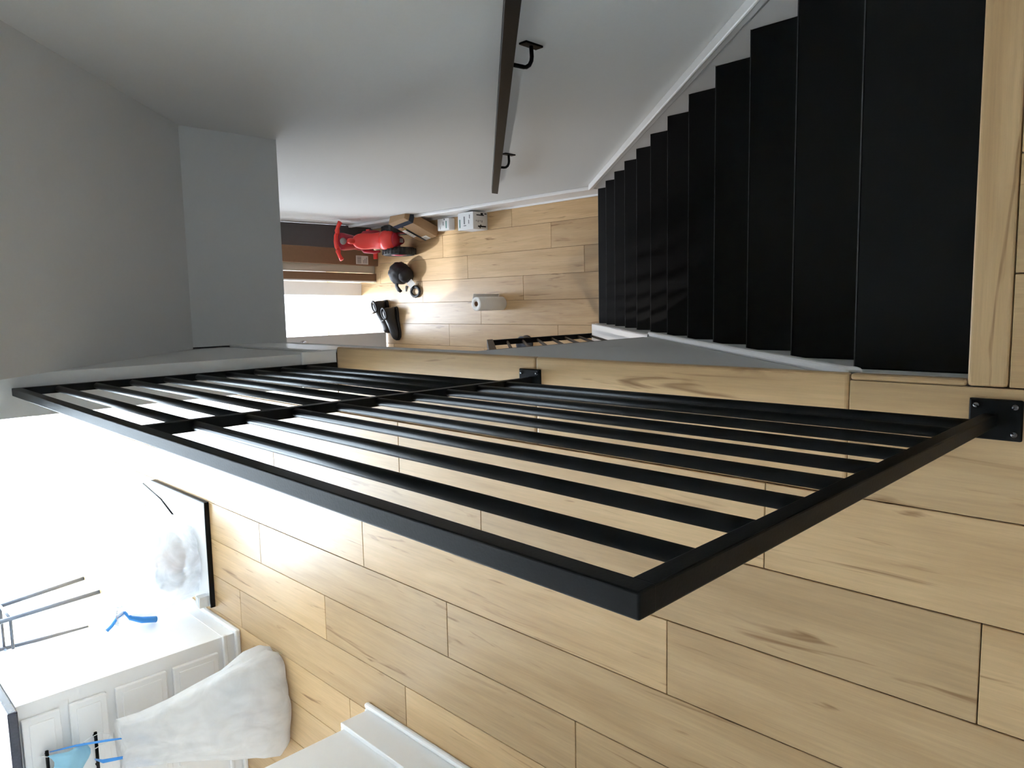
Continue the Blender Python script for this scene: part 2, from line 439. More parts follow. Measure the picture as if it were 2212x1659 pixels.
# ------------------------------------------------------------------ upper guard railing
XR = -0.2150
gr = thing('guard_railing', 'long black metal guard railing with round horizontal bars along the stairwell', 'railing', (XR, 1.35, 0.0))
RT = 1.044
def rz(y): return RT - 0.032 * (y - 0.29) / 2.09
MB().prism([(0.291, rz(0.291)), (YS - 0.001, rz(YS)), (YS - 0.001, rz(YS) - 0.0225), (0.291, rz(0.291) - 0.0225)], XR - 0.0108, XR + 0.0108).build('top_rail', 'iron', gr, 0.002, 3)
posts = (0.302, 1.385, 2.373)
for k, y in enumerate(posts):
    h = 0.0108
    B(XR - h, XR + h, y - h, y + h, 0.004, rz(y) - 0.02).build('post', 'iron', gr, 0.002, 2)
def flange(y0, y1, x0, x1):
    fl = B(x0, x1, y0, y1, 0.0, 0.007).build('floor_flange', 'iron', gr, 0.003, 2)
    for sx in (0.016, 0.984):
        for sy in (0.14, 0.86):
            xx, yy = x0 + (x1 - x0) * (0.17 + 0.66 * round(sx)), y0 + (y1 - y0) * sy
            MB().lathe([(0.0055, 0.006), (0.0055, 0.009), (0.004, 0.0105), (0.0005, 0.011)], (xx, yy, 0), n=10).build('screw', 'screw', fl)
    return fl
flange(0.255, 0.322 + 0.012, XR - 0.034, XR + 0.036)
flange(1.345, 1.425, XR - 0.028, XR + 0.034)
for i in range(9):
    def zb(y): return (0.933 - 0.1070 * i) + (-0.029 + 0.0095 * i) * (y - 0.3) / 2.07
    for a, b in ((posts[0], posts[1]), (posts[1], posts[2])):
        MB().tube([(XR, a + 0.010, zb(a)), (XR, b - 0.010, zb(b))], 0.0090, 14).build('bar', 'iron', gr)

# ------------------------------------------------------------------ short stair guard below
XG = -0.232
sg = thing('guard_railing', 'short black metal stair guard beside the bottom steps in the hall', 'railing', (XG, 3.16, ZL))
py0, py1 = 1.872, 3.150
B(XG - 0.016, XG + 0.016, py1 - 0.016, py1 + 0.016, ZL, -1.50).build('post', 'iron', sg, 0.002)
B(XG - 0.016, XG + 0.070, py0 - 0.014, py0 + 0.014, nose(py0) + 0.075, -1.50 + (py1 - py0) * RISE / RUN).build('post', 'iron', sg, 0.002)
def srail(zoff, name, r):
    dy = py1 - py0; dz = dy * RISE / RUN
    if r is None:
        MB().prism([(py1 + 0.016, -1.50), (py0 - 0.014, -1.50 + dz), (py0 - 0.014, -1.50 + dz - 0.05), (py1 + 0.016, -1.55)], XG - 0.02, XG + 0.02).build(name, 'iron', sg, 0.003)
    else:
        MB().tube([(XG, py1, -1.50 - zoff), (XG, py0, -1.50 - zoff + dz)], r, 10).build(name, 'iron', sg)
srail(0, 'top_rail', None)
for i in range(7): srail(0.155 + 0.132 * i, 'bar', 0.0085)
B(XG - 0.045, XG + 0.045, py1 - 0.05, py1 + 0.05, ZL, ZL + 0.012).build('floor_flange', 'iron', sg, 0.004)

# ------------------------------------------------------------------ wall handrail
hr = thing('handrail', 'black rectangular metal handrail bracketed to the grey stair wall', 'handrail', (WR - 0.06, 1.6, -0.2))
sl = RISE / RUN
def hz(y): return 0.208 - (y - 1.225) * 0.93
MB().prism([(0.20, hz(0.20) + 0.026), (3.30, hz(3.30) + 0.026), (3.30, hz(3.30) - 0.026), (0.20, hz(0.20) - 0.026)], WR - 0.088, WR - 0.054).build('rail', 'iron', hr, 0.002)
MB().prism([(3.298, hz(3.298) + 0.024), (3.298, hz(3.298) - 0.024), (3.302, hz(3.302) - 0.024), (3.302, hz(3.302) + 0.024)], WR - 0.086, WR - 0.056).build('end_cap', 'iron', hr)
for yb_, zb_ in ((1.537, -0.185), (2.711, -1.258), (0.55, 0.73)):
    br = B(WR - 0.006, WR, yb_ - 0.015, yb_ + 0.015, zb_ - 0.036, zb_ + 0.036).build('wall_plate', 'iron', hr, 0.001)
    top = Vector((WR - 0.071, yb_ + 0.006, hz(yb_) - 0.03))
    pts = [(WR - 0.004, yb_, zb_), (WR - 0.035, yb_, zb_ - 0.002)]
    for t in (20, 45, 70, 90):
        a = math.radians(t)
        pts.append((WR - 0.035 - 0.036 * math.sin(a), yb_, zb_ - 0.002 + 0.036 * (1 - math.cos(a))))
    pts.append(tuple(top))
    MB().tube(pts, 0.0062, 10).build('bracket_arm', 'iron', br)

# ------------------------------------------------------------------ hall: open door leaf
dl = struct(B(-1.09, -0.254, 5.79, 5.83, ZL + 0.022, ZL + 2.04).build('door_1', 'leaf', None, 0.003))
kb = MB().lathe([(0.030, 0.0), (0.030, -0.006), (0.011, -0.010), (0.011, -0.030), (0.024, -0.040), (0.028, -0.052), (0.022, -0.064), (0.002, -0.068)], (-0.318, 5.79, ZL + 0.90), 'Y', 20).build('door_knob', 'chrome', dl)
for k in range(3): B(-1.10, -1.085, 5.785, 5.80, ZL + 0.2 + 0.78 * k, ZL + 0.30 + 0.78 * k).build('hinge', 'chrome', dl)
struct(B(-1.20, -1.10, 5.78, YF, ZL, SL - 0.006).build('wall_vestibule', 'wall'))
fr = struct(MB().box(-0.80, -0.75, YF - 0.01, YF + 0.13, ZL, ZL + 2.08).box(0.21, 0.26, YF - 0.01, YF + 0.13, ZL, ZL + 2.08).box(-0.75, 0.21, YF - 0.01, YF + 0.13, ZL + 2.03, ZL + 2.08).build('door_2', 'trim', None, 0.003))
B(-0.80, 0.26, YF, YF + 0.14, ZL - 0.012, ZL + 0.012).build('threshold', 'alu', fr, 0.003)
# porch outside
tag(B(-3.2, 2.2, YF + 0.12, 9.5, ZL - 0.16, ZL - 0.04).build('porch_slab', 'stone'), 'pale concrete porch slab outside the entrance door', 'porch')
struct(B(-14, 14, 9.5, 30, ZL - 0.4, ZL - 0.2).build('ground', 'stone'))

# hall ceiling lamp: it throws the stair guard's shadow on the oak floor
lm = thing('ceiling_lamp', 'small round flush lamp under the hall ceiling', 'lamp', (-0.76, 2.78, SL - 0.006))
MB().lathe([(0.085, 0.0), (0.085, -0.016), (0.075, -0.020), (0.075, -0.004)], (-0.76, 2.78, SL - 0.006), n=28).build('rim', 'alu', lm)
MB().lathe([(0.073, -0.008), (0.070, -0.018), (0.050, -0.026), (0.002, -0.029)], (-0.76, 2.78, SL - 0.006), n=28).build('diffuser', 'lamp', lm)
ld = bpy.data.lights.new('hall_lamp_offscreen', 'AREA'); ld.shape = 'DISK'; ld.size = 0.05; ld.energy = 7; ld.color = (1.0, 0.94, 0.86)
lo = bpy.data.objects.new('hall_lamp_offscreen', ld); COL.objects.link(lo); lo.parent = lm; lo.location = (0, 0, -0.035)
# ------------------------------------------------------------------ hall: boards and cartons standing by the door
def placed(cx, cy, cz, rz=0, rx=0, ry=0):
    return Matrix.Translation((cx, cy, cz)) @ Matrix.Rotation(rz, 4, 'Z') @ Matrix.Rotation(ry, 4, 'Y') @ Matrix.Rotation(rx, 4, 'X')
R = math.radians
t = thing('flat_carton', 'tall dark grey flat carton leaning in the hall corner behind the tricycle', 'box', (0.64, 5.97, ZL))
MB().box(-0.108, 0.104, 0, 0.05, 0, 1.55, placed(0.64, 5.97, ZL, 0, R(-3))).build('carton', 'dgrey', t, 0.003)
MB().box(-0.109, 0.105, -0.002, 0.052, 1.0, 1.06, placed(0.64, 5.97, ZL, 0, R(-3))).build('tape', 'tape', t)
t = thing('flat_carton', 'tall brown flat carton with a white shipping label near its foot', 'box', (0.45, 5.905, ZL))
mt = placed(0.452, 5.905, ZL, 0, R(-2), R(1.4))
MB().box(-0.080, 0.066, 0, 0.055, 0, 1.7, mt).build('carton', 'card2', t, 0.003)
lb = MB().box(-0.070, 0.010, -0.0016, 0.0, 0.11, 0.24, mt).build('shipping_label', 'paper', t)
for k in range(7): MB().box(-0.060 + 0.009 * k, -0.056 + 0.009 * k, -0.0024, -0.0016, 0.185, 0.228, mt).build('barcode_line', 'ink', lb)
for k in range(3): MB().box(-0.060, -0.005 - 0.012 * k, -0.0024, -0.0016, 0.125 + 0.017 * k, 0.130 + 0.017 * k, mt).build('text_line', 'ink', lb)
t = tag(MB().box(-0.045, 0.045, 0, 0.03, 0, 1.62, placed(0.353, 5.966, ZL, 0, R(-2), R(1.2))).build('shelf_board', 'cream', None, 0.002), 'tall cream board standing between two brown cartons', 'board')
t = thing('flat_carton', 'narrow brown flat carton standing next to the cream board', 'box', (0.268, 5.945, ZL))
mt = placed(0.268, 5.945, ZL, 0, R(-2), R(1.0))
MB().box(-0.034, 0.034, 0, 0.07, 0, 1.68, mt).build('carton', 'card2', t, 0.002)
MB().box(-0.046, -0.034, 0.004, 0.066, 0, 1.68, mt).build('edge_strip', 'paper', t, 0.001)
t = thing('foam_board', 'pale beige foam board leaning beside the bright doorway', 'board', (0.16, 6.2, ZL))
mt = placed(0.162, 6.205, ZL, R(-4), R(-3), R(1.0))
MB().box(-0.062, 0.060, 0, 0.025, 0.0, 0.88, mt).build('board', 'beige', t, 0.002)
MB().box(-0.062, 0.060, 0, 0.025, 0.884, 1.35, mt).build('board', 'beige', t, 0.002)

# ------------------------------------------------------------------ hall: red tricycle, seen from behind
TX, TY = 0.565, 5.365
tr = thing('tricycle', 'red plastic toddler tricycle with black tyres parked by the cartons', 'tricycle', (TX, TY, ZL))
def T(x, y, z): return (TX + x, TY + y, ZL + z)
for sx in (-1, 1):
    w = MB().lathe([(0.095, -0.030), (0.130, -0.034), (0.145, -0.022), (0.149, 0.0), (0.145, 0.022), (0.130, 0.034), (0.095, 0.030)], T(sx * 0.095, 0.0, 0.150), 'X', 32).build('rear_wheel', 'rubber', tr)
    MB().lathe([(0.096, -0.026), (0.030, -0.036), (0.004, -0.036), (0.004, 0.036), (0.030, 0.036), (0.096, 0.026)], T(sx * 0.095, 0.0, 0.150), 'X', 24).build('hub', 'dred', w)
    for k in range(28):
        a = 2 * PI * k / 28
        c = Vector(T(sx * 0.095, 0.148 * math.cos(a), 0.150 + 0.148 * math.sin(a)))
        m_ = Matrix.Translation(c) @ Matrix.Rotation(a, 4, 'X')
        MB().box(-0.026, 0.026, -0.003, 0.002, -0.005, 0.005, m_).build('tread_block', 'rubber', w)
MB().tube([T(-0.08, 0, 0.150), T(0.08, 0, 0.150)], 0.014, 10).build('axle', 'grey', tr)
w = MB().lathe([(0.095, -0.028), (0.130, -0.030), (0.142, -0.018), (0.146, 0.0), (0.142, 0.018), (0.130, 0.030), (0.095, 0.028)], T(0, 0.42, 0.146), 'X', 30).build('front_wheel', 'rubber', tr)
MB().lathe([(0.096, -0.024), (0.03, -0.04), (0.004, -0.04), (0.004, 0.04), (0.03, 0.04), (0.096, 0.024)], T(0, 0.42, 0.146), 'X', 24).build('hub', 'dred', w)
def oval(c, ax, rx, rz, n=20):
    c = Vector(c); d = Vector(ax).normalized(); a = Vector((1, 0, 0)); b = d.cross(a).normalized()
    return [c + a * rx * math.cos(2 * PI * k / n) + b * rz * math.sin(2 * PI * k / n) for k in range(n)]
# rear box with its round lid, seat shell and neck
rb = [((0, -0.075, 0.245), 0.060, 0.054), ((0, -0.060, 0.250), 0.080, 0.074), ((0, 0.010, 0.275), 0.088, 0.080), ((0, 0.045, 0.29), 0.078, 0.07)]
MB().rings([oval(T(*c), (0, 1, 0.38), a, b) for c, a, b in rb]).build('rear_box', 'red', tr)
MB().rings([oval(T(0, -0.03, 0.155), (0, 1, 0.1), 0.034, 0.05), oval(T(0, 0.02, 0.17), (0, 1, 0.1), 0.048, 0.07), oval(T(0, 0.06, 0.19), (0, 1, 0.1), 0.05, 0.07)]).build('rear_frame', 'dred', tr)
lid = MB().rings([oval(T(0, -0.090, 0.239), (0, 1, 0.38), 0.056, 0.050), oval(T(0, -0.074, 0.245), (0, 1, 0.38), 0.064, 0.058)]).build('rear_lid', 'dred', tr)
MB().box(-0.018, 0.018, -0.004, 0.002, -0.020, 0.020, placed(*T(0, -0.034, 0.15), 0, R(-8))).build('badge', 'grey', tr)
seat = [((0, 0.03, 0.285), 0.082, 0.056), ((0, 0.08, 0.305), 0.074, 0.048), ((0, 0.13, 0.325), 0.068, 0.044), ((0, 0.175, 0.355), 0.072, 0.046), ((0, 0.215, 0.40), 0.074, 0.046), ((0, 0.235, 0.44), 0.058, 0.040), ((0, 0.25, 0.465), 0.030, 0.028)]
MB().rings([oval(T(*c), (0, 0.7, 0.75), a, b) for c, a, b in seat]).build('seat_shell', 'red', tr, 0, 2, 1)
MB().lathe([(0.003, 0.05), (0.020, 0.045), (0.026, 0.02), (0.028, -0.02), (0.02, -0.03)], T(0, 0.235, 0.475), 'Z', 18).build('seat_knob', 'red', tr)
MB().rings([oval(T(0, 0.38, 0.30), (0, -0.25, 1), 0.045, 0.040), oval(T(0, 0.35, 0.41), (0, -0.25, 1), 0.066, 0.045), oval(T(0, 0.32, 0.51), (0, -0.25, 1), 0.076, 0.040), oval(T(0, 0.302, 0.556), (0, -0.25, 1), 0.074, 0.030)]).build('head_panel', 'dred', tr)
MB().lathe([(0.002, -0.020), (0.026, -0.018), (0.030, -0.008), (0.030, 0.0)], T(0, 0.278, 0.545), 'Y', 20).build('speed_badge', 'grey', tr)
for sx in (-1, 1):
    MB().tube([T(sx * 0.045, 0.36, 0.40), T(sx * 0.050, 0.39, 0.28), T(sx * 0.048, 0.42, 0.146)], 0.015, 10).build('fork_leg', 'dred', tr)
    MB().tube([T(sx * 0.03, 0.29, 0.36), T(sx * 0.080, 0.27, 0.33), T(sx * 0.092, 0.21, 0.27), T(sx * 0.085, 0.16, 0.24)], [0.02, 0.018, 0.014, 0.010], 10).build('side_guard', 'dred', tr)
    zp = 0.11 if sx < 0 else 0.18
    pd = MB().tube([T(sx * 0.04, 0.42, 0.146), T(sx * 0.075, 0.42, zp)], 0.007, 8).build('pedal_crank', 'grey', tr)
    MB().box(-0.030, 0.030, -0.026, 0.026, -0.009, 0.009, placed(*T(sx * 0.105, 0.42, zp))).build('pedal', 'red', pd, 0.004)
MB().tube([T(-0.070, 0.298, 0.582), T(-0.045, 0.306, 0.592), T(0, 0.308, 0.596), T(0.045, 0.306, 0.592), T(0.070, 0.298, 0.582)], 0.019, 14).build('handlebar', 'red', tr)
for sx in (-1, 1):
    gp = [T(sx * 0.066, 0.297, 0.584), T(sx * 0.090, 0.293, 0.586), T(sx * 0.112, 0.288, 0.584), T(sx * 0.140, 0.276, 0.578), T(sx * 0.162, 0.262, 0.572)]
    MB().tube(gp, [0.018, 0.022, 0.016, 0.017, 0.020], 14).build('grip', 'red', tr)

# brown parcel leaning between tricycle and wall
pc = thing('parcel', 'brown parcel with navy tape and white labels leaning on the hall wall', 'box', (0.66, 5.12, ZL))
pe, ps_, pn = Vector((0.1386, -0.9903, 0)), Vector((0.3859, 0.054, 0.921)), Vector((-0.9121, -0.1277, 0.3896))
mt = Matrix((pe, ps_, pn)).transposed().to_4x4(); mt.translation = Vector((0.546, 5.190, ZL + 0.040))
pw_, ph_ = 0.224, 0.356
MB().box(0, pw_, 0, ph_, -0.088, 0, mt).build('carton', 'card', pc, 0.003)
MB().box(-0.001, pw_ + 0.001, 0.262, 0.308, -0.089, 0.0012, mt).build('tape', 'tape', pc)
MB().box(0.058, 0.082, -0.001, 0.262, -0.089, 0.0014, mt).build('tape', 'tape', pc)
for q in ((0.010, 0.052, 0.09, 0.215), (0.085, 0.150, 0.008, 0.062)):
    lb = MB().box(q[0], q[1], q[2], q[3], 0, 0.0022, mt).build('shipping_label', 'paper', pc)
    for k in range(4):
        w_ = (q[3] - q[2]) / 6
        MB().box(q[0] + 0.006, q[1] - 0.006 - 0.004 * k, q[2] + w_ * (k + 1), q[2] + w_ * (k + 1) + 0.003, 0.0022, 0.0028, mt).build('text_line', 'ink', lb)
MB().box(0.064, 0.078, 0.215, 0.250, 0, 0.0026, mt).build('yellow_mark', 'yellow', pc)

# white cartons along the wall
wc = thing('carton', 'white carton with green print and black arrow marks beside the tall baseboard', 'box', (0.655, 4.465, ZL))
x0, x1, y0, y1, h = 0.585, 0.722, 4.373, 4.556, 0.157
B(x0, x1, y0, y1, ZL, ZL + h).build('box', 'carton', wc, 0.003)
def mark(par, mat, x0, x1, y0, y1, z0, z1, name='print'): B(x0, x1, y0, y1, z0, z1).build(name, mat, par)
zt = ZL + h
mark(wc, 'green', x0 + 0.020, x0 + 0.085, y1 - 0.030, y1 - 0.018, zt, zt + 0.001)
mark(wc, 'ink', x0 + 0.045, x0 + 0.105, y1 - 0.085, y1 - 0.072, zt, zt + 0.001)
mark(wc, 'ink', x0 + 0.030, x0 + 0.036, y1 - 0.100, y1 - 0.070, zt, zt + 0.001)
mark(wc, 'ink', x0 + 0.045, x0 + 0.075, y1 - 0.135, y1 - 0.128, zt, zt + 0.001)
mark(wc, 'ink', x0 + 0.085, x0 + 0.115, y1 - 0.145, y1 - 0.137, zt, zt + 0.001)
zf = ZL
mark(wc, 'inkb', x0 + 0.018, x0 + 0.030, y0 - 0.001, y0, zf + 0.02, zf + 0.105)          # arrow shaft
mark(wc, 'inkb', x0 + 0.010, x0 + 0.024, y0 - 0.001, y0, zf + 0.078, zf + 0.090)
mark(wc, 'inkb', x0 + 0.024, x0 + 0.038, y0 - 0.001, y0, zf + 0.070, zf + 0.082)
mark(wc, 'inkb', x0 + 0.108, x0 + 0.116, y0 - 0.001, y0, zf + 0.04, zf + 0.12)
mark(wc, 'inkb', x0 + 0.108, x0 + 0.130, y0 - 0.001, y0, zf + 0.05, zf + 0.075)
mark(wc, 'inkb', x0 + 0.120, x0 + 0.128, y0 - 0.001, y0, zf + 0.012, zf + 0.035)
for k in range(4): mark(wc, 'ink', x0 + 0.055 + 0.007 * (k % 2), x0 + 0.072, y0 - 0.001, y0, zf + 0.06 + 0.02 * k, zf + 0.066 + 0.02 * k)
wc = thing('carton', 'smaller flat white carton with faint green print behind the arrow marked carton', 'box', (0.67, 4.86, ZL))
x0, x1, y0, y1, h = 0.618, 0.716, 4.775, 4.925, 0.065
B(x0, x1, y0, y1, ZL, ZL + h).build('box', 'carton', wc, 0.004)
zt = ZL + h
mark(wc, 'green', x0 + 0.015, x0 + 0.075, y0 + 0.030, y0 + 0.042, zt, zt + 0.001)
mark(wc, 'ink', x0 + 0.040, x0 + 0.072, y0 + 0.070, y0 + 0.078, zt, zt + 0.001)
mark(wc, 'ink', x0 + 0.010, x0 + 0.035, y0 + 0.110, y0 + 0.116, zt, zt + 0.001)
mark(wc, 'inkb', x0 + 0.083, x0 + 0.095, y0 + 0.055, y0 + 0.064, zt, zt + 0.001)

# ------------------------------------------------------------------ hall: paper towel roll
pr = thing('paper_towel_roll', 'white paper towel roll standing upright on the hall floor', 'paper roll', (-0.003, 4.227, ZL))
MB().lathe([(0.020, 0.0), (0.052, 0.0), (0.054, 0.003), (0.054, 0.277), (0.052, 0.28), (0.020, 0.28), (0.020, 0.24), (0.020, 0.0)], (-0.003, 4.227, ZL), n=36).build('towel', 'paper', pr)
MB().lathe([(0.0185, 0.0), (0.020, 0.0), (0.020, 0.281), (0.0185, 0.281), (0.0185, 0.10), (0.001, 0.09)], (-0.003, 4.227, ZL), n=28).build('core', 'card2', pr)
MB().box(0.0, 0.06, -0.0006, 0.0006, 0.004, 0.276, placed(-0.003 + 0.02, 4.227 + 0.0505, ZL, R(-18))).build('loose_sheet', 'paper', pr)

# ------------------------------------------------------------------ hall: pair of shoes
def shoe(cx, cy, rz, label, mirror=1):
    s = thing('shoe', label, 'shoe', (cx, cy, ZL), 'black lace-up shoes on the hall floor')
    m_ = placed(cx, cy, ZL, rz)
    # length along local x, heel at -x, toe at +x
    prof = [(-0.150, 0.030, 0.09), (-0.140, 0.042, 0.125), (-0.105, 0.046, 0.135), (-0.06, 0.045, 0.122), (-0.02, 0.043, 0.105), (0.03, 0.047, 0.082), (0.08, 0.052, 0.066), (0.120, 0.047, 0.055), (0.146, 0.030, 0.042), (0.153, 0.012, 0.030)]
    rs = []
    for x, w, h in prof:
        ring = []
        for k in range(14):
            a = PI * k / 13
            yy = 1.08 * w * math.cos(a) * (1.0 if x > 0 else 0.96); zz = 0.022 + (1.12 * h - 0.022) * (max(0.0, math.sin(a)) ** 0.7)
            ring.append(m_ @ Vector((x, yy, zz)))
        rs.append(ring)
    up_ = MB().rings(rs, close=True).build('upper', 'leather', s, 0, 2, 1)
    so = [(-0.155, 0.030), (-0.14, 0.045), (-0.09, 0.049), (-0.02, 0.045), (0.04, 0.051), (0.09, 0.056), (0.13, 0.048), (0.157, 0.018)]
    loop = [(x, w) for x, w in so] + [(x, -w) for x, w in reversed(so)]
    n_ = len(loop)
    vs = [m_ @ Vector((x, y, 0.0)) for x, y in loop] + [m_ @ Vector((x, y, 0.024)) for x, y in loop]
    MB().add(vs, [tuple(range(n_)), tuple(range(n_, 2 * n_))] + [(i, (i + 1) % n_, n_ + (i + 1) % n_, n_ + i) for i in range(n_)]).build('sole', 'rubber', s, 0.004)
    # collar opening and tongue
    co = []
    for k in range(16):
        a = 2 * PI * k / 16
        co.append(m_ @ Vector((-0.095 + 0.050 * math.cos(a), 0.032 * math.sin(a), 0.136 + 0.010 * math.cos(a + PI))))
    co.append(co[0])
    MB().tube(co, 0.009, 8).build('collar', 'nylon', s)
    MB().box(-0.004, 0.004, -0.024, 0.024, 0, 0.055, m_ @ placed(-0.052, 0, 0.118, 0, 0, R(25))).build('tongue', 'leather', s, 0.003)
    for k in range(4):
        x = -0.03 + 0.024 * k; z = 0.112 - 0.010 * k
        MB().tube([m_ @ Vector((x - 0.006, -0.026, z - 0.012)), m_ @ Vector((x, 0, z + 0.004)), m_ @ Vector((x + 0.006, 0.026, z - 0.012))], 0.0025, 6).build('lace', 'lace', s)
    return s
shoe(-0.170, 5.640, R(186), 'black lace-up shoe in front, its toe towards the open door leaf')
shoe(-0.105, 5.790, R(188), 'black lace-up shoe half hidden behind its pair near the doorway')

# ------------------------------------------------------------------ hall: black bag with straps
bg_ = thing('bag', 'black rounded nylon bag with looped straps and a white tag on the floor', 'bag', (0.28, 5.42, ZL))
def blob(name, mat, par, c, rad, amp=0.08, fr=5.0, n=24, m=14, rot=None, flat=None):
    c = Vector(c); rs = []
    for j in range(m + 1):
        p_ = -PI / 2 + PI * (0.02 + 0.96 * j / m); ring = []
        for i in range(n):
            a = 2 * PI * i / n
            d = Vector((math.cos(a) * math.cos(p_), math.sin(a) * math.cos(p_), math.sin(p_)))
            s = 1 + amp * noise.noise(d * fr + c * 3)
            q = Vector((d.x * rad[0] * s, d.y * rad[1] * s, d.z * rad[2] * s))
            if rot is not None: q = rot @ q
            q = c + q
            if flat is not None: q.z = max(q.z, flat)
            ring.append(q)
        rs.append(ring)
    return MB().rings(rs).build(name, mat, par)
blob('body', 'nylon', bg_, (0.285, 5.44, ZL + 0.098), (0.100, 0.095, 0.105), 0.12, 3.0, flat=ZL)
blob('pocket', 'nylon', bg_, (0.265, 5.37, ZL + 0.085), (0.068, 0.060, 0.078), 0.1, 4.0, flat=ZL)
MB().tube([(0.21, 5.46, ZL + 0.12), (0.165, 5.44, ZL + 0.135), (0.135, 5.43, ZL + 0.12), (0.12, 5.425, ZL + 0.10)], [0.026, 0.022, 0.024, 0.018], 10, 0.5).build('strap_flap', 'nylon', bg_)
lp = []
for k in range(13):
    a = 2 * PI * k / 12
    lp.append((0.118 + 0.044 * math.cos(a), 5.325 + 0.062 * math.sin(a), ZL + 0.016))
MB().tube(lp, 0.014, 8, 0.8).build('strap_loop', 'nylon', bg_)
MB().tube([(0.20, 5.38, ZL + 0.06), (0.175, 5.36, ZL + 0.035), (0.155, 5.35, ZL + 0.02)], 0.016, 8, 0.6).build('strap', 'nylon', bg_)
MB().box(-0.028, 0.028, -0.032, 0.032, -0.001, 0.001, placed(0.188, 5.325, ZL + 0.062, R(35), R(18), R(-20))).build('tag', 'paper', bg_)
MB().tube([(0.165, 5.375, ZL + 0.070), (0.125, 5.40, ZL + 0.062)], [0.014, 0.010], 10).build('buckle', 'grey', bg_)

# dark round object behind the stair guard
db = thing('pet_bowl', 'small dark round bowl on the floor behind the stair guard', 'bowl', (-0.318, 3.96, ZL))
MB().lathe([(0.058, 0.0), (0.064, 0.006), (0.056, 0.045), (0.060, 0.062), (0.056, 0.066), (0.048, 0.05), (0.03, 0.02), (0.001, 0.016)], (-0.318, 3.96, ZL), n=26).build('bowl', 'steel', db)
MB().lathe([(0.060, 0.0), (0.066, 0.0), (0.066, 0.008), (0.060, 0.008)], (-0.318, 3.96, ZL), n=26).build('rubber_foot', 'rubber', db)

# ------------------------------------------------------------------ kitchen: far cabinet with drawers
XC, YC = -1.560, 3.380
cb = thing('base_cabinet', 'white base cabinet with four drawers and black pulls facing the kitchen aisle', 'cabinet', (-1.9, 3.68, 0))
B(-2.60, XC, YC, 3.99, 0.075, 0.915).build('body', 'cab', cb, 0.002)
B(-2.60, XC + 0.002, YC - 0.004, 3.99, 0.0, 0.078).build('plinth', 'cab', cb, 0.002)
B(XC, XC + 0.022, YC - 0.02, 4.0, 0.0, 0.024).build('shoe_moulding', 'trim', cb, 0.007)
B(-2.60, XC + 0.022, YC - 0.030, YC - 0.004, 0.0, 0.024).build('shoe_moulding', 'trim', cb, 0.007)
B(-2.60, XC + 0.012, YC - 0.022, YC, 0.062, 0.082).build('base_moulding', 'trim', cb, 0.005)
for z0, z1, zh in ((0.768, 0.905, 0.834), (0.594, 0.735, 0.656), (0.346, 0.558, 0.443), (0.108, 0.316, 0.222)):
    dr = B(-2.10, -1.622, YC - 0.020, YC, z0, z1).build('drawer', 'cab', cb, 0.004)
    B(-2.075, -1.647, YC - 0.024, YC - 0.018, z0 + 0.024, z1 - 0.024).build('panel', 'cab', dr, 0.003)
    hd = MB().tube([(-1.936, YC - 0.050, zh), (-1.762, YC - 0.050, zh)], 0.0065, 10).build('pull', 'iron', dr)
    for x in (-1.915, -1.785): MB().tube([(x, YC - 0.022, zh), (x, YC - 0.050, zh)], 0.005, 8).build('pull_stem', 'iron', dr)
tag(B(-2.62, XC - 0.004, YC - 0.035, 4.01, 0.915, 0.950).build('countertop', 'counter', None, 0.006, 3), 'dark stone countertop on the white drawer cabinet', 'countertop')
# near cabinet end
cn = thing('base_cabinet', 'white cabinet end panel with a proud baseboard nearest the railing', 'cabinet', (-1.9, 1.6, 0))
B(-2.60, -1.520, 0.4, 2.225, 0.0, 0.915).build('body', 'cab', cn, 0.002)
B(-1.520, -1.502, 0.4, 2.243, 0.0, 0.135).build('base_board', 'cab', cn, 0.003)
B(-2.60, -1.520, 2.225, 2.243, 0.0, 0.135).build('base_board', 'cab', cn, 0.003)
B(-1.502, -1.482, 0.4, 2.262, 0.0, 0.022).build('shoe_moulding', 'trim', cn, 0.008)
B(-2.60, -1.502, 2.243, 2.262, 0.0, 0.022).build('shoe_moulding', 'trim', cn, 0.008)
B(-2.60, -1.505, 0.4, 2.24, 0.915, 0.95).build('worktop', 'counter', cn, 0.005)

# ------------------------------------------------------------------ kitchen: bin bags
def bag_rings(name, mat, par, secs, n=64, pleat=0.06, npl=11, seed=0.0, amp=0.05):
    rs = []
    for j, (c, rx, ry, pl) in enumerate(secs):
        ring = []
        for i in range(n):
            a = 2 * PI * i / n
            d = Vector((math.cos(a), math.sin(a), 0))
            s = 1 + pl * pleat * math.sin(npl * a + 2.1 * math.sin(2 * a + seed)) + amp * noise.noise(Vector((d.x * 2.3 + seed, d.y * 2.3, j * 0.7)))
            q = Vector(c) + Vector((d.x * rx * s, d.y * ry * s, 0.012 * noise.noise(Vector((d.x * 3, d.y * 3 + seed, j)))))
            q.z = max(q.z, 0.0004 + par.location.z)
            ring.append(q)
        rs.append(ring)
    return MB().rings(rs).build(name, mat, par)
b1 = thing('trash_bag', 'full translucent trash bag with tied blue drawstring on the flat board', 'trash bag', (-1.30, 3.86, 0.022))
bx, by = -1.300, 3.86
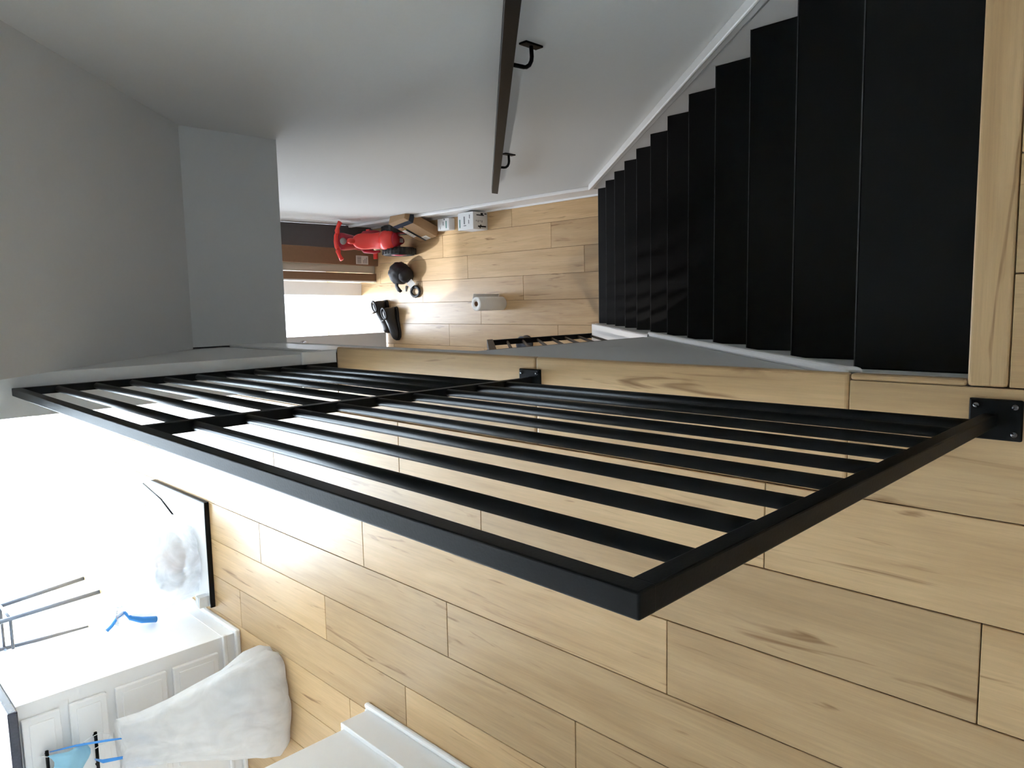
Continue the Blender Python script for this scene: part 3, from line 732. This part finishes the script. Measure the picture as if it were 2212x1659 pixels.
sec = [((bx, by, 0.024), 0.17, 0.14, 0), ((bx + 0.01, by, 0.034), 0.205, 0.165, 0.1), ((bx + 0.02, by, 0.09), 0.225, 0.18, 0.2), ((bx + 0.01, by, 0.15), 0.225, 0.18, 0.3),
       ((bx - 0.02, by, 0.21), 0.205, 0.165, 0.5), ((bx - 0.06, by - 0.01, 0.27), 0.165, 0.13, 0.9), ((bx - 0.11, by - 0.02, 0.32), 0.11, 0.09, 1.5), ((bx - 0.15, by - 0.03, 0.355), 0.05, 0.045, 2.2), ((bx - 0.165, by - 0.03, 0.37), 0.022, 0.02, 2.5),
       ((bx - 0.175, by - 0.03, 0.39), 0.035, 0.03, 2.5), ((bx - 0.18, by - 0.03, 0.405), 0.05, 0.04, 2.5)]
bag_rings('film', 'film', b1, sec, seed=1.3, pleat=0.07)
blob('contents', 'trash', b1, (bx + 0.03, by, 0.125), (0.10, 0.10, 0.07), 0.3, 4)
blob('contents', 'trash2', b1, (bx - 0.07, by, 0.13), (0.07, 0.09, 0.07), 0.3, 5)
blob('contents', 'paper', b1, (bx + 0.10, by + 0.02, 0.13), (0.06, 0.08, 0.07), 0.3, 6)
MB().tube([(bx - 0.165, by - 0.055, 0.372), (bx - 0.20, by - 0.065, 0.35), (bx - 0.225, by - 0.07, 0.30), (bx - 0.24, by - 0.075, 0.235)], [0.008, 0.016, 0.022, 0.022], 8, 0.7).build('drawstring', 'blue', b1)
MB().tube([(bx - 0.165, by - 0.055, 0.372), (bx - 0.185, by - 0.05, 0.405), (bx - 0.215, by - 0.05, 0.43), (bx - 0.235, by - 0.05, 0.455)], [0.008, 0.010, 0.012, 0.012], 8, 0.7).build('drawstring', 'blue', b1)
# flat board under it
fb = thing('flat_board', 'white flat board with dark edges lying on the oak planks by the drawer cabinet', 'board', (-1.23, 4.0, 0))
B(-1.500, -0.962, 3.632, 4.36, 0.003, 0.022).build('board', 'cab', fb)
B(-1.504, -0.958, 3.624, 3.634, 0.0, 0.024).build('dark_edge', 'iron', fb, 0.002)
B(-0.966, -0.958, 3.63, 4.36, 0.0, 0.023).build('dark_edge', 'iron', fb, 0.002)
tag(MB().tube([(-0.985, 4.42, 0.045), (-1.03, 4.15, 0.045), (-1.10, 3.95, 0.045)], 0.005, 8).build('metal_rod', 'iron'), 'thin dark rod lying across the flat board', 'rod')
sbx = thing('small_box', 'small pale blue-white box tucked between the trash bag and the cabinet side', 'box', (-1.44, 3.70, 0.034))
B(-1.497, -1.440, 3.637, 3.685, 0.024, 0.075).build('box', 'carton', sbx, 0.003)
B(-1.497, -1.440, 3.655, 3.664, 0.075, 0.0758).build('flap_seam', 'trim', sbx)

b2 = thing('trash_bag', 'milky trash bag hung by blue drawstrings from the drawer pulls', 'trash bag', (-1.73, 2.99, 0))
sec = [((-1.745, 2.985, 0.002), 0.19, 0.10, 0), ((-1.745, 2.985, 0.012), 0.235, 0.135, 0.0), ((-1.745, 2.99, 0.05), 0.25, 0.15, 0.1), ((-1.745, 3.00, 0.12), 0.235, 0.15, 0.2), ((-1.75, 3.03, 0.21), 0.20, 0.135, 0.35),
       ((-1.76, 3.07, 0.31), 0.165, 0.12, 0.5), ((-1.775, 3.12, 0.42), 0.130, 0.10, 0.7), ((-1.785, 3.17, 0.52), 0.105, 0.085, 0.9), ((-1.79, 3.20, 0.58), 0.10, 0.075, 1.0), ((-1.79, 3.205, 0.60), 0.098, 0.07, 1.0)]
rs2 = bag_rings('film', 'film2', b2, sec, seed=4.2, pleat=0.10, npl=9, amp=0.12)
blob('contents', 'trash', b2, (-1.76, 2.98, 0.10), (0.12, 0.09, 0.08), 0.35, 4)
blob('contents', 'trash2', b2, (-1.68, 3.02, 0.17), (0.07, 0.07, 0.07), 0.35, 5)
MB().tube([(-1.768, YC - 0.056, 0.826), (-1.765, 3.29, 0.74), (-1.758, 3.22, 0.64), (-1.752, 3.18, 0.598)], [0.004, 0.008, 0.009, 0.006], 8, 0.3).build('drawstring', 'blue', b2)
MB().tube([(-1.750, 3.165, 0.595), (-1.765, 3.14, 0.53), (-1.80, 3.105, 0.46)], [0.010, 0.020, 0.008], 8, 0.25).build('drawstring_sleeve', 'blue', b2)
MB().tube([(-1.875, YC - 0.056, 0.668), (-1.85, 3.24, 0.66), (-1.835, 3.18, 0.60)], [0.004, 0.008, 0.006], 8, 0.3).build('drawstring', 'blue', b2)
MB().tube([(-1.835, 3.175, 0.595), (-1.86, 3.14, 0.53), (-1.89, 3.11, 0.45)], [0.010, 0.022, 0.008], 8, 0.25).build('drawstring_sleeve', 'blue', b2)
# face mask lying over the pulls
fm = thing('face_mask', 'pale blue disposable face mask hanging by the drawer pulls', 'face mask', (-1.80, 3.30, 0.66))
g = []
for j in range(7):
    row = []
    for i in range(11):
        a, b = i / 10, j / 6
        row.append(Vector((-1.765 - 0.16 * a, 3.29 - 0.02 * math.sin(PI * b) - 0.015 * math.sin(PI * a) + 0.006 * math.sin(9 * b + 3 * a), 0.84 - 0.13 * b - 0.02 * math.sin(2.2 * a * PI))))
    g.append(row)
fmm = MB().rings(g, close=False, cap=False).build('cloth', 'mask', fm)
so = fmm.modifiers.new('thick', 'SOLIDIFY'); so.thickness = 0.002
MB().tube([(-1.765, 3.285, 0.72), (-1.745, 3.27, 0.69), (-1.735, 3.26, 0.655), (-1.755, 3.255, 0.62), (-1.785, 3.26, 0.63), (-1.80, 3.27, 0.68)], 0.0018, 6).build('ear_loop', 'paper', fm)
MB().tube([(-1.765, 3.285, 0.84), (-1.755, 3.295, 0.865), (-1.765, 3.315, 0.845)], 0.0018, 6).build('ear_loop', 'paper', fm)

# ------------------------------------------------------------------ bar stool by the bright window
sx_, sy_ = -2.16, 5.82
bs = thing('bar_stool', 'blue-grey metal bar stool with a beige seat near the bright window', 'stool', (sx_, sy_, 0))
for ax, ay in ((1, -1), (1, 1), (-1, -1), (-1, 1)):
    MB().tube([(sx_ + ax * 0.19, sy_ + ay * 0.19, 0.0), (sx_ + ax * 0.145, sy_ + ay * 0.145, 0.64)], 0.015, 10).build('leg', 'steel', bs)
for z, r in ((0.53, 0.156),):
    for a in range(4):
        c, s = [(1, 1), (-1, 1), (-1, -1), (1, -1)][a], [(-1, 1), (-1, -1), (1, -1), (1, 1)][a]
        MB().tube([(sx_ + c[0] * r, sy_ + c[1] * r, z), (sx_ + s[0] * r, sy_ + s[1] * r, z)], 0.010, 8).build('rung', 'steel', bs)
MB().lathe([(0.01, 0.63), (0.19, 0.63), (0.205, 0.645), (0.205, 0.67), (0.18, 0.69), (0.01, 0.70)], (sx_, sy_, 0), n=30).build('seat', 'seatpad', bs)
